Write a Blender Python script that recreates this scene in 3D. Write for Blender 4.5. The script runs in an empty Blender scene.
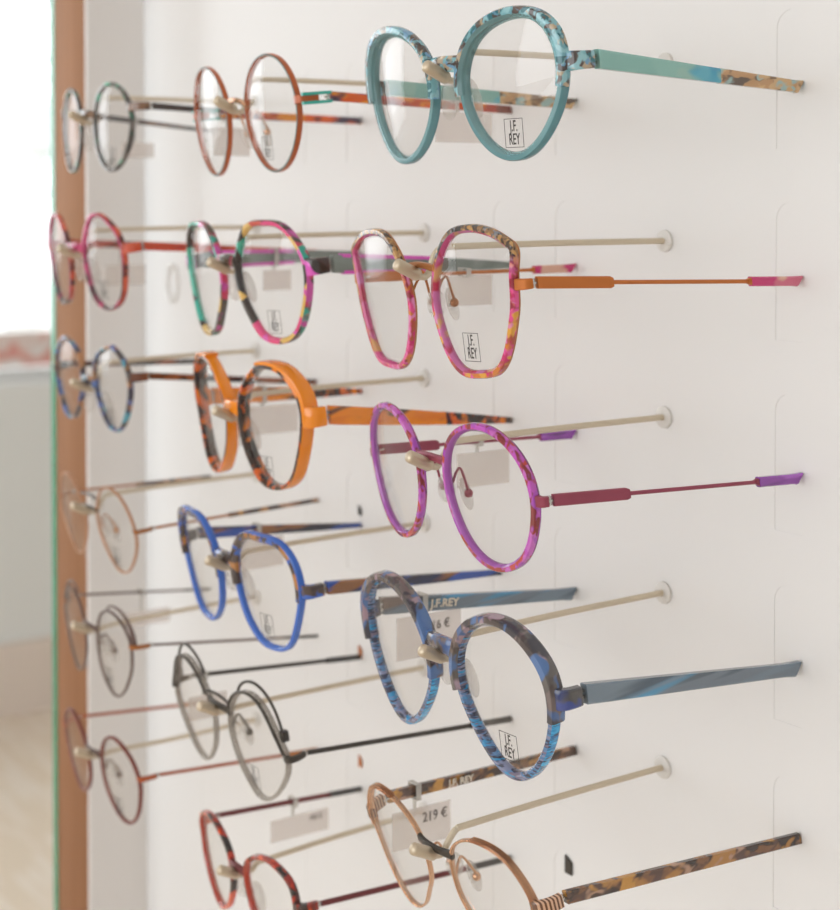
import bpy, bmesh, math
from mathutils import Vector, Matrix
S = bpy.context.scene
COL = S.collection
PI = math.pi
# measured poses and lens outlines (metres, radians); rows are 72 mm apart, columns 173 mm apart
DATA = {
 'g11': {'a': [0.02716, 0.00032, 0.00102, -0.00049, 0.00093, 0.0, -1e-05, -3e-05, -0.00011, 4e-05, -5e-05, 0.0, 0.0, 1e-05, 1e-05, 0.0, 2e-05, 0.0, 0.0], 'h': 0.03545, 'zc': -0.0065, 'k': 1.566, 'T': [0.00536, -0.1143, 0.1356], 'e': [-0.02216, 0.09244, -0.00058], 't': 0.0045, 'base': [-0.0, 0, 0.144], 'zb': 0.00215, 'hn': -0.00071, 'hf': -0.00314, 'xo': 0.06371, 'En': [0.07318, -0.0019, 0.13064], 'Ef': [-0.05688, -0.0019, 0.13027], 'pr': [0.03703, -0.02366]},
 'g12': {'a': [0.0268, -0.00124, 0.00166, -0.00038, 0.00077, -0.00057, 0.00027, -0.00035, 7e-05, 0.00021, -0.00024, 3e-05, -0.00026, -1e-05, -4e-05, 4e-05, -1e-05, 9e-05, 2e-05], 'h': 0.03391, 'zc': -0.00804, 'k': 1.184, 'T': [-0.00129, -0.12177, 0.06026], 'e': [-0.09258, 0.11723, -0.03795], 't': 0.0035, 'base': [-0.0, 0, 0.072], 'zb': 0.00372, 'hn': -0.00262, 'hf': -0.00165, 'xo': 0.06052, 'En': [0.07365, -0.0019, 0.05883], 'Ef': [-0.05666, -0.0019, 0.05884], 'pr': [0.03247, -0.02434]},
 'g13': {'a': [0.02611, -0.00052, -0.0004, -6e-05, 0.00054, -7e-05, 0.0, 2e-05, 6e-05, 1e-05, 6e-05, 1e-05, 0.0, 1e-05, -1e-05, 1e-05, -1e-05, 0.0, -0.0], 'h': 0.03437, 'zc': -0.00628, 'k': 1.752, 'T': [0.00149, -0.11831, -0.00922], 'e': [-0.09418, 0.14657, -0.00554], 't': 0.0035, 'base': [-0.0, 0, 0.0], 'zb': 0.00344, 'hn': -0.00509, 'hf': -0.00446, 'xo': 0.06029, 'En': [0.07412, -0.0019, -0.01437], 'Ef': [-0.05644, -0.0019, -0.01372], 'pr': None},
 'g14': {'a': [0.02817, -0.00135, 2e-05, -0.00047, 0.00106, 0.00045, 0.0001, -1e-05, -0.00016, -6e-05, 2e-05, -2e-05, 6e-05, -0.0, -0.0, -0.0, -1e-05, -0.0, 0.0], 'h': 0.03449, 'zc': -0.0055, 'k': 1.145, 'T': [0.00471, -0.11519, -0.07958], 'e': [-0.0252, 0.15272, 0.01424], 't': 0.0045, 'base': [-0.0, 0, -0.072], 'zb': 0.00473, 'hn': -0.00014, 'hf': 0.00051, 'xo': 0.06228, 'En': [0.07359, -0.0019, -0.08546], 'Ef': [-0.05623, -0.0019, -0.08348], 'pr': [0.03576, -0.02372]},
 'g15': {'a': [0.02328, -0.00085, 0.00014, -0.00028, 0.00147, 0.00025, 0.00014, 0.0001, -5e-05, -0.0, 0.00017, 4e-05, 4e-05, -3e-05, 0.00013, 2e-05, -1e-05, -3e-05, 1e-05], 'h': 0.03105, 'zc': -0.00679, 'k': 1.378, 'T': [0.00341, -0.11639, -0.15356], 'e': [-0.01964, 0.27054, -0.0162], 't': 0.002, 'base': [-0.0, 0, -0.144], 'zb': 0.00428, 'hn': -0.00217, 'hf': -0.00175, 'xo': 0.05516, 'En': [0.07399, -0.0006, -0.14916], 'Ef': [-0.05601, -0.0006, -0.1526], 'pr': None},
 'g21': {'a': [0.02478, -0.00102, 0.00016, -0.00015, 0.00039, 0.00017, -4e-05, 1e-05, -5e-05, 2e-05, -0.0, 1e-05, 1e-05, -1e-05, 0.0, -0.0, -0.0, 0.0, -0.0], 'h': 0.034, 'zc': -0.00859, 'k': 1.084, 'T': [-0.16548, -0.11027, 0.13445], 'e': [-0.08412, 0.11334, -0.01519], 't': 0.002, 'base': [-0.173, 0, 0.144], 'zb': -0.00267, 'hn': -0.00475, 'hf': -0.00537, 'xo': 0.05822, 'En': [-0.10325, -0.0006, 0.12963], 'Ef': [-0.23185, -0.0006, 0.12934], 'pr': [0.03133, -0.02401]},
 'g22': {'a': [0.02754, -0.00033, -0.00028, -0.00025, 0.00083, -0.0, 0.00018, -0.00014, 1e-05, 0.00032, 0.00013, 1e-05, 8e-05, -0.00011, -3e-05, -1e-05, 3e-05, -2e-05, -2e-05], 'h': 0.0348, 'zc': -0.00906, 'k': 2.103, 'T': [-0.16753, -0.1135, 0.06129], 'e': [-0.04419, 0.12678, -0.02013], 't': 0.004, 'base': [-0.173, 0, 0.072], 'zb': -0.00052, 'hn': -0.00357, 'hf': -0.0037, 'xo': 0.0628, 'En': [-0.10312, -0.0006, 0.05851], 'Ef': [-0.23195, -0.0006, 0.05972], 'pr': [0.03686, -0.02728]},
 'g23': {'a': [0.02719, -0.00076, 0.00099, -0.00051, 0.00086, 7e-05, 0.00019, -0.0001, 0.00021, 4e-05, 0.0, 6e-05, -3e-05, -9e-05, 0.0, -4e-05, 0.0, -0.0, -4e-05], 'h': 0.03301, 'zc': -0.00517, 'k': 2.072, 'T': [-0.16658, -0.11158, -0.00648], 'e': [-0.07736, 0.09854, -0.0255], 't': 0.0045, 'base': [-0.173, 0, 0.0], 'zb': 0.00049, 'hn': 0.00021, 'hf': -0.00209, 'xo': 0.06094, 'En': [-0.10298, -0.0006, -0.01287], 'Ef': [-0.23206, -0.0006, -0.01225], 'pr': [0.03, -0.02383]},
 'g24': {'a': [0.02686, -0.00063, 0.00085, -9e-05, 0.00123, -0.00044, 0.00026, -2e-05, -2e-05, 0.00022, -0.00017, 0.00013, -2e-05, -6e-05, 1e-05, -5e-05, 4e-05, 6e-05, 1e-05], 'h': 0.03341, 'zc': -0.00489, 'k': 1.69, 'T': [-0.16799, -0.1138, -0.07854], 'e': [-0.02733, 0.156, -0.0039], 't': 0.004, 'base': [-0.173, 0, -0.072], 'zb': 0.0043, 'hn': -0.00153, 'hf': 0.0004, 'xo': 0.06095, 'En': [-0.11047, -0.0006, -0.08457], 'Ef': [-0.23216, -0.0006, -0.0829], 'pr': [0.0325, -0.02061]},
 'g25': {'a': [0.02428, -0.00033, 4e-05, 0.00042, 0.00012, 0.0009, -0.00041, 0.00024, -0.00021, 0.00016, 1e-05, 0.00014, 0.0001, 7e-05, -7e-05, 2e-05, 3e-05, 5e-05, 1e-05], 'h': 0.03197, 'zc': -0.00284, 'k': 0.884, 'T': [-0.16991, -0.11551, -0.14896], 'e': [-0.03478, 0.17061, 0.00909], 't': 0.002, 'base': [-0.173, 0, -0.144], 'zb': 0.00747, 'hn': -0.00194, 'hf': 0.00115, 'xo': 0.05594, 'En': [-0.10272, -0.0006, -0.1513], 'Ef': [-0.23226, -0.0006, -0.15275], 'pr': [0.03004, -0.01686]},
 'g26': {'a': [0.02252, -8e-05, 0.00018, -0.0003, 0.00116, -0.00011, -0.00018, -0.0001, -6e-05, -0.00019, -0.00017, -1e-05, -8e-05, -0.0, -4e-05, 7e-05, -3e-05, 2e-05, -1e-05], 'h': 0.02943, 'zc': -0.00353, 'k': 1.693, 'T': [-0.16614, -0.10917, -0.22023], 'e': [-0.05808, 0.11785, -0.01095], 't': 0.0035, 'base': [-0.173, 0, -0.216], 'zb': 0.00335, 'hn': 0.0017, 'hf': 0.00539, 'xo': 0.05212, 'En': [-0.1026, -0.0006, -0.21599], 'Ef': [-0.23236, -0.0006, -0.22285], 'pr': None},
 'g31': {'a': [0.02301, -0.00041, 4e-05, 0.00032, 0.00044, 0.00015, 3e-05, 1e-05, 1e-05, -0.0, 1e-05, 1e-05, 1e-05, -0.0, 1e-05, -0.0, -0.0, -0.0, 0.0], 'h': 0.03284, 'zc': -0.00784, 'k': 1.678, 'T': [-0.33841, -0.10847, 0.13447], 'e': [-0.07594, 0.02604, 0.00096], 't': 0.003, 'base': [-0.346, 0, 0.144], 'zb': -0.00069, 'hn': 0.00147, 'hf': 0.00227, 'xo': 0.05618, 'En': [-0.27567, -0.0006, 0.13204], 'Ef': [-0.40261, -0.0006, 0.12956], 'pr': [0.03595, -0.02457]},
 'g32': {'a': [0.02441, -0.00151, -9e-05, 0.0, 0.00013, -5e-05, 0.00032, -0.00013, 0.00029, -2e-05, -5e-05, 6e-05, 1e-05, 1e-05, 0.0, 3e-05, -2e-05, 1e-05, 1e-05], 'h': 0.03323, 'zc': -0.00768, 'k': 1.657, 'T': [-0.34144, -0.11413, 0.06248], 'e': [-0.04271, 0.11614, -0.01004], 't': 0.0035, 'base': [-0.346, 0, 0.072], 'zb': -0.00047, 'hn': -0.00043, 'hf': -0.00069, 'xo': 0.05688, 'En': [-0.27586, -0.0006, 0.05896], 'Ef': [-0.40302, -0.0006, 0.05889], 'pr': [0.03405, -0.02233]},
 'g33': {'a': [0.0223, -0.00045, -0.0002, -0.00014, 0.00108, 0.00029, -8e-05, 0.00018, 0.00018, -0.00016, 4e-05, -9e-05, -0.0001, 2e-05, -2e-05, 6e-05, 4e-05, 1e-05, 0.0], 'h': 0.03004, 'zc': -0.00467, 'k': 0.642, 'T': [-0.33853, -0.10848, -0.00586], 'e': [-0.01288, 0.06954, 0.00043], 't': 0.0035, 'base': [-0.346, 0, 0.0], 'zb': -0.00421, 'hn': 0.00216, 'hf': -0.00128, 'xo': 0.0528, 'En': [-0.27818, -0.0006, -0.01186], 'Ef': [-0.40343, -0.0006, -0.01082], 'pr': [0.03001, -0.0211]},
 'g34': {'a': [0.02243, -0.00049, -0.00049, 1e-05, 0.0004, 0.00047, -6e-05, -1e-05, -0.00014, 7e-05, -5e-05, -2e-05, 4e-05, 2e-05, -4e-05, -1e-05, 1e-05, 0.0, 1e-05], 'h': 0.0308, 'zc': -0.00735, 'k': 1.085, 'T': [-0.33786, -0.10759, -0.07915], 'e': [-0.02491, 0.16234, -0.01246], 't': 0.0015, 'base': [-0.346, 0, -0.072], 'zb': 0.00066, 'hn': -0.00562, 'hf': -0.00187, 'xo': 0.0528, 'En': [-0.27621, -0.0006, -0.07648], 'Ef': [-0.40384, -0.0006, -0.082], 'pr': [0.0307, -0.02167]},
 'g35': {'a': [0.02256, -0.00047, 0.00088, 0.00031, 0.00076, 0.00016, 0.00021, -1e-05, -0.00012, -0.0001, -2e-05, -2e-05, 4e-05, 3e-05, -1e-05, -3e-05, -3e-05, -4e-05, -2e-05], 'h': 0.03062, 'zc': -0.00317, 'k': 1.22, 'T': [-0.33828, -0.10707, -0.14793], 'e': [-0.06539, 0.08422, -0.00414], 't': 0.0015, 'base': [-0.346, 0, -0.144], 'zb': 0.005, 'hn': 0.00437, 'hf': 0.00674, 'xo': 0.05428, 'En': [-0.2764, -0.0006, -0.15146], 'Ef': [-0.40424, -0.0006, -0.15097], 'pr': [0.02774, -0.01649]},
 'g36': {'a': [0.02247, -0.00093, 0.0001, 2e-05, 0.00043, 0.00026, 0.0003, 3e-05, 4e-05, -5e-05, -1e-05, 1e-05, 2e-05, 2e-05, 3e-05, 3e-05, 2e-05, 1e-05, 0.0], 'h': 0.0305, 'zc': -0.00236, 'k': 1.384, 'T': [-0.33808, -0.10527, -0.2177], 'e': [-0.01854, 0.14427, -0.01882], 't': 0.002, 'base': [-0.346, 0, -0.216], 'zb': 0.00565, 'hn': 0.00336, 'hf': 0.00594, 'xo': 0.053, 'En': [-0.27656, -0.0006, -0.21453], 'Ef': [-0.40465, -0.0006, -0.22081], 'pr': [0.02856, -0.01728]},
}
TAGS = {
 'g15': (-0.0544, -0.0831, -0.1676, 0.0288, 0.0157),
 'g14': (-0.0602, -0.0761, -0.0909, 0.0322, 0.0175),
 'g13': (-0.0599, -0.0491, -0.0245, 0.0273, 0.0144),
 'g12': (-0.0631, -0.0547, 0.0507, 0.0229, 0.0126),
 'g11': (-0.0610, -0.0583, 0.1187, 0.0289, 0.0125),
 'g21': (-0.2252, -0.0794, 0.1168, 0.0211, 0.0138),
 'g22': (-0.2323, -0.0502, 0.0475, 0.0162, 0.0102),
 'g23': (-0.2289, -0.0563, -0.0228, 0.0334, 0.0142),
 'g24': (-0.2315, -0.0596, -0.0903, 0.0253, 0.0152),
 'g25': (-0.2284, -0.0918, -0.1616, 0.0209, 0.0119),
 'g26': (-0.2204, -0.0406, -0.2315, 0.0341, 0.0113),
 'g31': (-0.3963, -0.0498, 0.1171, 0.0205, 0.0088),
 'g32': (-0.4006, -0.0571, 0.0435, 0.0255, 0.0118),
 'g35': (-0.3946, -0.0452, -0.1609, 0.0297, 0.0089),
}
XW0 = -.5508
SPOT, SPSZ, SPX = 950.0, 22.0, -.76  # added spotlight: energy, cone angle, aim along the panel
LAMP, SKY, FRONT, LEFTW, EXPO, APER = 18.0, 14.0, 118.0, 45.0, -2.44, .005

# ------------------------------------------------------------------ helpers
def link(o, parent=None):
    COL.objects.link(o)
    if parent is not None: o.parent = parent
    return o
def tag(o, label=None, cat=None, group=None, kind=None):
    if label: o['label'] = label
    if cat: o['category'] = cat
    if group: o['group'] = group
    if kind: o['kind'] = kind
    return o
def empty(name, loc=(0,0,0), rot=None):
    o = bpy.data.objects.new(name, None); o.empty_display_size = .02
    link(o); o.location = loc
    if rot is not None: o.rotation_mode = 'XYZ'; o.rotation_euler = rot
    return o
def smooth(me, ang=35):
    for p in me.polygons: p.use_smooth = True
    try: me.set_sharp_from_angle(angle=math.radians(ang))
    except Exception: pass
def obj(name, bm, mats, parent=None, ang=35):
    bmesh.ops.recalc_face_normals(bm, faces=bm.faces)
    me = bpy.data.meshes.new(name); bm.to_mesh(me); bm.free()
    for m in (mats if isinstance(mats, (list, tuple)) else [mats]): me.materials.append(m)
    smooth(me, ang)
    return link(bpy.data.objects.new(name, me), parent)
def box(bm, x0, x1, y0, y1, z0, z1, mi=0):
    v = [bm.verts.new((x, y, z)) for x in (x0, x1) for y in (y0, y1) for z in (z0, z1)]
    for f in ((0,1,3,2), (4,6,7,5), (0,4,5,1), (2,3,7,6), (0,2,6,4), (1,5,7,3)):
        fc = bm.faces.new([v[i] for i in f]); fc.material_index = mi
def bevel_all(bm, w, seg=2):
    bmesh.ops.bevel(bm, geom=list(bm.edges), offset=w, segments=seg, affect='EDGES', profile=.6)
def rings(bm, R, closed=False, caps=True, seg_mats=None):
    """R: list of rings (lists of points); bridges neighbours."""
    V = [[bm.verts.new(p) for p in r] for r in R]
    n = len(V[0]); m = len(V)
    for i in range(m if closed else m - 1):
        a, b = V[i], V[(i + 1) % m]
        for j in range(n):
            f = bm.faces.new((a[j], a[(j+1) % n], b[(j+1) % n], b[j]))
            if seg_mats: f.material_index = seg_mats[j]
    if caps and not closed:
        bm.faces.new(V[0]); bm.faces.new(V[-1])
def tube(bm, pts, rad, n=10, up=Vector((0,0,1)), flat=1.0, radii=None, caps=True):
    pts = [Vector(p) for p in pts]; R = []
    prev = None
    for i, p in enumerate(pts):
        t = (pts[min(i+1, len(pts)-1)] - pts[max(i-1, 0)]).normalized()
        if prev is None:
            u = up if abs(t.dot(up)) < .95 else Vector((1,0,0))
            a = t.cross(u).normalized()
        else:
            a = (prev - t * prev.dot(t)).normalized()
        prev = a; b = t.cross(a).normalized()
        r = radii[i] if radii else rad
        R.append([p + a * math.cos(2*PI*k/n) * r + b * math.sin(2*PI*k/n) * r * flat for k in range(n)])
    rings(bm, R, caps=caps)
def spline(P, n=8):
    P = [Vector(p) for p in P]; out = []
    for i in range(len(P) - 1):
        p0 = P[max(i-1, 0)]; p1 = P[i]; p2 = P[i+1]; p3 = P[min(i+2, len(P)-1)]
        for k in range(n):
            t = k / n
            out.append(.5 * ((2*p1) + (p2-p0)*t + (2*p0-5*p1+4*p2-p3)*t*t + (3*p1-p0-3*p2+p3)*t**3))
    out.append(P[-1]); return out

# ------------------------------------------------------------------ materials
def mat(name):
    m = bpy.data.materials.new(name); m.use_nodes = True
    nt = m.node_tree; b = nt.nodes['Principled BSDF']
    return m, nt, b
def plain(name, c, rough=.4, metal=0, coat=0, trans=0, spec=.5):
    m, nt, b = mat(name)
    b.inputs['Base Color'].default_value = (*c, 1); b.inputs['Roughness'].default_value = rough
    b.inputs['Metallic'].default_value = metal; b.inputs['Coat Weight'].default_value = coat
    b.inputs['Coat Roughness'].default_value = .06
    b.inputs['Specular IOR Level'].default_value = spec
    if trans: mix_transp(m, nt, b, trans, c)
    return m
def mix_transp(m, nt, b, fac, tint):
    out = nt.nodes['Material Output']; tr = nt.nodes.new('ShaderNodeBsdfTransparent')
    t = [min(1, .45 + .6 * x) for x in tint]; tr.inputs[0].default_value = (*t, 1)
    mx = nt.nodes.new('ShaderNodeMixShader'); mx.inputs[0].default_value = fac
    nt.links.new(b.outputs[0], mx.inputs[1]); nt.links.new(tr.outputs[0], mx.inputs[2]); nt.links.new(mx.outputs[0], out.inputs[0])
def ramp(nt, stops, interp='LINEAR'):
    r = nt.nodes.new('ShaderNodeValToRGB'); cr = r.color_ramp; cr.interpolation = interp
    while len(cr.elements) < len(stops): cr.elements.new(.5)
    for e, (p, c) in zip(cr.elements, stops): e.position = p; e.color = (*c, 1)
    return r
def h(s):   # sRGB hex to linear
    v = [int(s[i:i+2], 16) / 255 for i in (0, 2, 4)]
    return tuple(((x + .055) / 1.055) ** 2.4 if x > .04045 else x / 12.92 for x in v)
def patch(name, cols, scale=220, stretch=(1,1,1), interp='LINEAR', lo=.32, hi=.68, rough=.18, trans=0, detail=2., dist=.6, top=None, z0=.004, z1=.012, tscale=None, soft=.25):
    """mottled acetate: noise through a ramp in the part's own coordinates; optional second palette above z1"""
    m, nt, b = mat(name); N = nt.nodes; L = nt.links
    tc = N.new('ShaderNodeTexCoord'); mp = N.new('ShaderNodeMapping'); mp.inputs['Scale'].default_value = stretch
    L.new(tc.outputs['Object'], mp.inputs[0])
    nz = N.new('ShaderNodeTexNoise'); nz.inputs['Scale'].default_value = scale * .8; nz.inputs['Detail'].default_value = 1
    L.new(mp.outputs[0], nz.inputs['Vector'])
    off = N.new('ShaderNodeVectorMath'); off.operation = 'MULTIPLY_ADD'; off.inputs[1].default_value = (dist*1.6/scale,)*3
    L.new(nz.outputs['Color'], off.inputs[0]); L.new(mp.outputs[0], off.inputs[2])
    def layer(cols, sc):
        if interp == 'LINEAR':
            cur = None
            for i, c in enumerate(cols):
                if i == 0: cur = c; continue
                of = N.new('ShaderNodeVectorMath'); of.operation = 'ADD'; of.inputs[1].default_value = (.137*i, .071*i, -.093*i); L.new(mp.outputs[0], of.inputs[0])
                no = N.new('ShaderNodeTexNoise'); no.inputs['Scale'].default_value = sc; no.inputs['Detail'].default_value = detail; no.inputs['Distortion'].default_value = dist * .5
                L.new(of.outputs[0], no.inputs['Vector'])
                t = (0, .5, .545, .57, .59, .60, .61, .62)[i]; mr = N.new('ShaderNodeMapRange'); mr.interpolation_type = 'SMOOTHSTEP'
                mr.inputs[1].default_value = t - .035; mr.inputs[2].default_value = t + .035; L.new(no.outputs['Fac'], mr.inputs[0])
                mx = N.new('ShaderNodeMixRGB'); L.new(mr.outputs[0], mx.inputs[0]); mx.inputs[2].default_value = (*c, 1)
                if isinstance(cur, tuple): mx.inputs[1].default_value = (*cur, 1)
                else: L.new(cur, mx.inputs[1])
                cur = mx.outputs[0]
            return cur
        no = N.new('ShaderNodeTexVoronoi'); no.feature = 'SMOOTH_F1' if interp == 'LINEAR' else 'F1'; no.inputs['Scale'].default_value = sc
        if interp == 'LINEAR': no.inputs['Smoothness'].default_value = soft
        L.new(off.outputs[0], no.inputs['Vector'])
        sp = N.new('ShaderNodeSeparateColor'); L.new(no.outputs['Color'], sp.inputs[0])
        n = len(cols); lo2, hi2 = (.12, .88) if interp == 'LINEAR' else (0, 1)
        r = ramp(nt, [(lo2 + (hi2 - lo2) * i / max(1, n - 1 if interp == 'LINEAR' else n), c) for i, c in enumerate(cols)], interp)
        L.new(sp.outputs[0], r.inputs[0]); return r.outputs[0]
    c = layer(cols, scale)
    if top:
        c2 = layer(top, tscale or scale)
        sx = N.new('ShaderNodeSeparateXYZ'); L.new(tc.outputs['Object'], sx.inputs[0])
        mr = N.new('ShaderNodeMapRange'); mr.inputs[1].default_value = z0; mr.inputs[2].default_value = z1
        L.new(sx.outputs['Z'], mr.inputs[0])
        mx = N.new('ShaderNodeMixRGB'); L.new(mr.outputs[0], mx.inputs[0]); L.new(c, mx.inputs[1]); L.new(c2, mx.inputs[2]); c = mx.outputs[0]
    L.new(c, b.inputs['Base Color']); b.inputs['Roughness'].default_value = rough
    b.inputs['Coat Weight'].default_value = .6; b.inputs['Coat Roughness'].default_value = .05
    if trans:
        out = N['Material Output']; tr = N.new('ShaderNodeBsdfTransparent')
        br = N.new('ShaderNodeMixRGB'); br.inputs[0].default_value = .45; L.new(c, br.inputs[1]); br.inputs[2].default_value = (1,1,1,1)
        L.new(br.outputs[0], tr.inputs[0])
        mxs = N.new('ShaderNodeMixShader'); mxs.inputs[0].default_value = trans
        L.new(b.outputs[0], mxs.inputs[1]); L.new(tr.outputs[0], mxs.inputs[2]); L.new(mxs.outputs[0], out.inputs[0])
    return m
def stripes(name, cols, scale=300, axis='Z', dist=2., rough=.18, trans=0, interp='CONSTANT'):
    m, nt, b = mat(name); N = nt.nodes; L = nt.links
    tc = N.new('ShaderNodeTexCoord'); w = N.new('ShaderNodeTexWave'); w.bands_direction = axis
    w.inputs['Scale'].default_value = scale; w.inputs['Distortion'].default_value = dist; w.inputs['Detail'].default_value = 2; w.inputs['Detail Scale'].default_value = 3
    L.new(tc.outputs['Object'], w.inputs['Vector'])
    n = len(cols); r = ramp(nt, [(i / n, c) for i, c in enumerate(cols)], interp)
    L.new(w.outputs['Fac'], r.inputs[0]); L.new(r.outputs[0], b.inputs['Base Color'])
    b.inputs['Roughness'].default_value = rough; b.inputs['Coat Weight'].default_value = .6; b.inputs['Coat Roughness'].default_value = .05
    if trans: mix_transp(m, nt, b, trans, cols[0])
    return m

def lens_material():
    m = bpy.data.materials.new('demo_lens'); m.use_nodes = True; nt = m.node_tree; N = nt.nodes; L = nt.links
    N.remove(N['Principled BSDF']); out = N['Material Output']
    tr = N.new('ShaderNodeBsdfTransparent'); tr.inputs[0].default_value = (.985, .982, .978, 1)
    gl = N.new('ShaderNodeBsdfGlossy'); gl.inputs['Roughness'].default_value = .03
    lw = N.new('ShaderNodeLayerWeight'); lw.inputs['Blend'].default_value = .5
    p = N.new('ShaderNodeMath'); p.operation = 'POWER'; L.new(lw.outputs['Facing'], p.inputs[0]); p.inputs[1].default_value = 4
    a = N.new('ShaderNodeMath'); a.operation = 'MULTIPLY_ADD'; L.new(p.outputs[0], a.inputs[0]); a.inputs[1].default_value = .45; a.inputs[2].default_value = .024
    mx = N.new('ShaderNodeMixShader'); L.new(a.outputs[0], mx.inputs[0]); L.new(tr.outputs[0], mx.inputs[1]); L.new(gl.outputs[0], mx.inputs[2]); L.new(mx.outputs[0], out.inputs[0])
    return m
M = {}
M['lens'] = lens_material()
M['clear'] = plain('clear_plastic', (.86, .84, .82), .12, trans=.72)
M['washer'] = plain('clear_washer', (.95, .91, .87), .3, trans=.4)
M['rod'] = plain('cream_coated_rod', h('cdbfa8'), .35, metal=.35)
M['sleeve'] = plain('champagne_sleeve', h('c3b299'), .28, metal=.35, coat=.4)
M['steel'] = plain('polished_steel', (.55, .53, .5), .25, metal=1)
M['print'] = plain('lens_print_ink', h('3a3430'), .6)
M['cream_print'] = plain('cream_print', h('e6dccb'), .6)
M['ink'] = plain('tag_ink', h('6a6260'), .7)
M['tag'] = plain('tag_card', h('f2ece8'), .6, trans=.6)
M['copper'] = plain('copper_metal', h('a2683c'), .35, metal=.7)
M['orange_metal'] = plain('orange_enamelled_metal', h('b8692a'), .4, metal=.3)
M['berry_metal'] = plain('berry_metal', h('8f3f52'), .4, metal=.3)
M['rosegold'] = plain('rose_gold', h('cba283'), .25, metal=.85)
M['gun'] = plain('dark_gunmetal', h('4a4540'), .35, metal=.6)
M['black'] = plain('black_acetate', h('2a2624'), .25, coat=.4)
M['white'] = plain('white_band', h('e9e6e1'), .5, trans=.5)

# ------------------------------------------------------------------ glasses geometry
class Pair:
    def __init__(s, key):
        d = DATA[key]; s.d = d; s.h = d['h']; s.zc = d['zc']; s.k = d['k']; s.t = d['t']
        s.M = Matrix.Translation(Vector(d['T'])) @ (Matrix.Rotation(d['e'][0], 4, 'Z') @ Matrix.Rotation(d['e'][1], 4, 'X') @ Matrix.Rotation(d['e'][2], 4, 'Y'))
        s.inv = s.M.inverted(); s.bump = {'g12': (.0026, .58, .16)}.get(key)
    def rad(s, th):
        a = s.d['a']; r = a[0]
        for k in range(2, (len(a) + 1) // 2 + 1): r += a[2*k-3] * math.cos(k*th) + a[2*k-2] * math.sin(k*th)
        if s.bump: r += s.bump[0] * math.exp(-((math.remainder(th, 2*PI) - s.bump[1]) / s.bump[2]) ** 2)
        return r
    def pt(s, side, th, inset=0., y=0.):
        """point on the outline, inset along the outline's own normal"""
        e = 1e-3
        f = lambda t: Vector((s.h + s.rad(t) * math.cos(t), s.zc + s.rad(t) * math.sin(t)))
        p = f(th); tg = (f(th + e) - f(th - e)).normalized(); nrm = Vector((tg.y, -tg.x))
        q = p - nrm * inset
        return Vector((side * q.x, s.k * q.x * q.x + y, q.y))
    def edge_x(s, z, nasal=False):
        best = None
        for i in range(-60, 61):
            th = i / 60 * 1.2 + (PI if nasal else 0); p = s.pt(1, th)
            if best is None or abs(p.z - z) < best[0]: best = (abs(p.z - z), p.x, th)
        return best[1], best[2]

def profile(w, t):
    # (inset, y, material of the segment that starts here): 0 outer, 1 front, 2 inner
    return [(0, t*.2, 0), (w*.12, t*.03, 1), (w*.4, 0, 1), (w*.66, 0, 2), (w*.97, t*.28, 2), (w, t*.5, 2), (w*.97, t*.8, 2), (w*.7, t, 3), (w*.14, t, 3), (0, t*.82, 3), (0, t*.66, 0)]
def make_rim(P, side, w, mats, root, t=None, shrink=0., n=120, name='rim'):
    bm = bmesh.new(); pr = profile(w, t or P.t)
    R = [[P.pt(side, 2*PI*i/n, shrink + q[0], q[1]) for q in pr] for i in range(n)]
    rings(bm, R, closed=True, seg_mats=[q[2] for q in pr])
    return obj(name, bm, list(mats) + [mats[0]] * (4 - len(mats)), root, 40)
def make_brow(P, side, w, mats, root, a0, a1, out=.0012, t=None, front=-.0014, n=48, name='brow_piece', grow=0.):
    bm = bmesh.new(); t = (t or P.t * .55) + .0014; pr = profile(w, t); R = []
    for i in range(n + 1):
        u = i / n; th = a0 + (a1 - a0) * u
        g = grow * math.exp(-((th - .55) / .35) ** 2)
        R.append([P.pt(side, th, q[0] * 1.02 - out - g * (1 - q[0] / w), q[1] + front) for q in pr])
    rings(bm, R, seg_mats=[q[2] for q in pr])
    return obj(name, bm, list(mats) + [mats[0]], root, 40)
def make_lens(P, side, w, root, printed, y_print_mat=None):
    bm = bmesh.new(); n = 64; m = 7; ym = P.t * .5
    def pos(i, j, off):
        rr = j / m; th = 2*PI*i/n; e = P.pt(side, th, w - .0004)
        cx = side * P.h; x = cx + (e.x - cx) * rr; z = P.zc + (e.z - P.zc) * rr
        return Vector((x, P.k * x * x + ym - .0022 * (1 - rr*rr) + off, z))
    for off in (-.0006, .0006):
        c = bm.verts.new(pos(0, 0, off)); V = [[bm.verts.new(pos(i, j, off)) for i in range(n)] for j in range(1, m+1)]
        for i in range(n):
            bm.faces.new((c, V[0][i], V[0][(i+1) % n]))
            for j in range(m-1): bm.faces.new((V[j][i], V[j+1][i], V[j+1][(i+1) % n], V[j][(i+1) % n]))
        if off < 0: F = V[-1]
        else:
            for i in range(n): bm.faces.new((F[i], F[(i+1) % n], V[-1][(i+1) % n], V[-1][i]))
    ln = obj('lens', bm, M['lens'], root, 60)
    if printed and P.d['pr']:
        x, z = P.d['pr']; 
        rr = min(1, math.hypot(x - P.h, z - P.zc) / P.d['a'][0])
        y = P.k * x * x + ym - .0022 * (1 - rr*rr) - .0006 - .0003
        pr = text_mesh('lens_print', ['J.F.', 'REY'], .0050, .66, M['print'], frame=(.0094, .0102), bold=.00007)
        pr.parent = ln; pr.location = (x, y, z); pr.rotation_euler = (PI/2, 0, math.atan(2 * P.k * x))
    return ln
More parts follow.
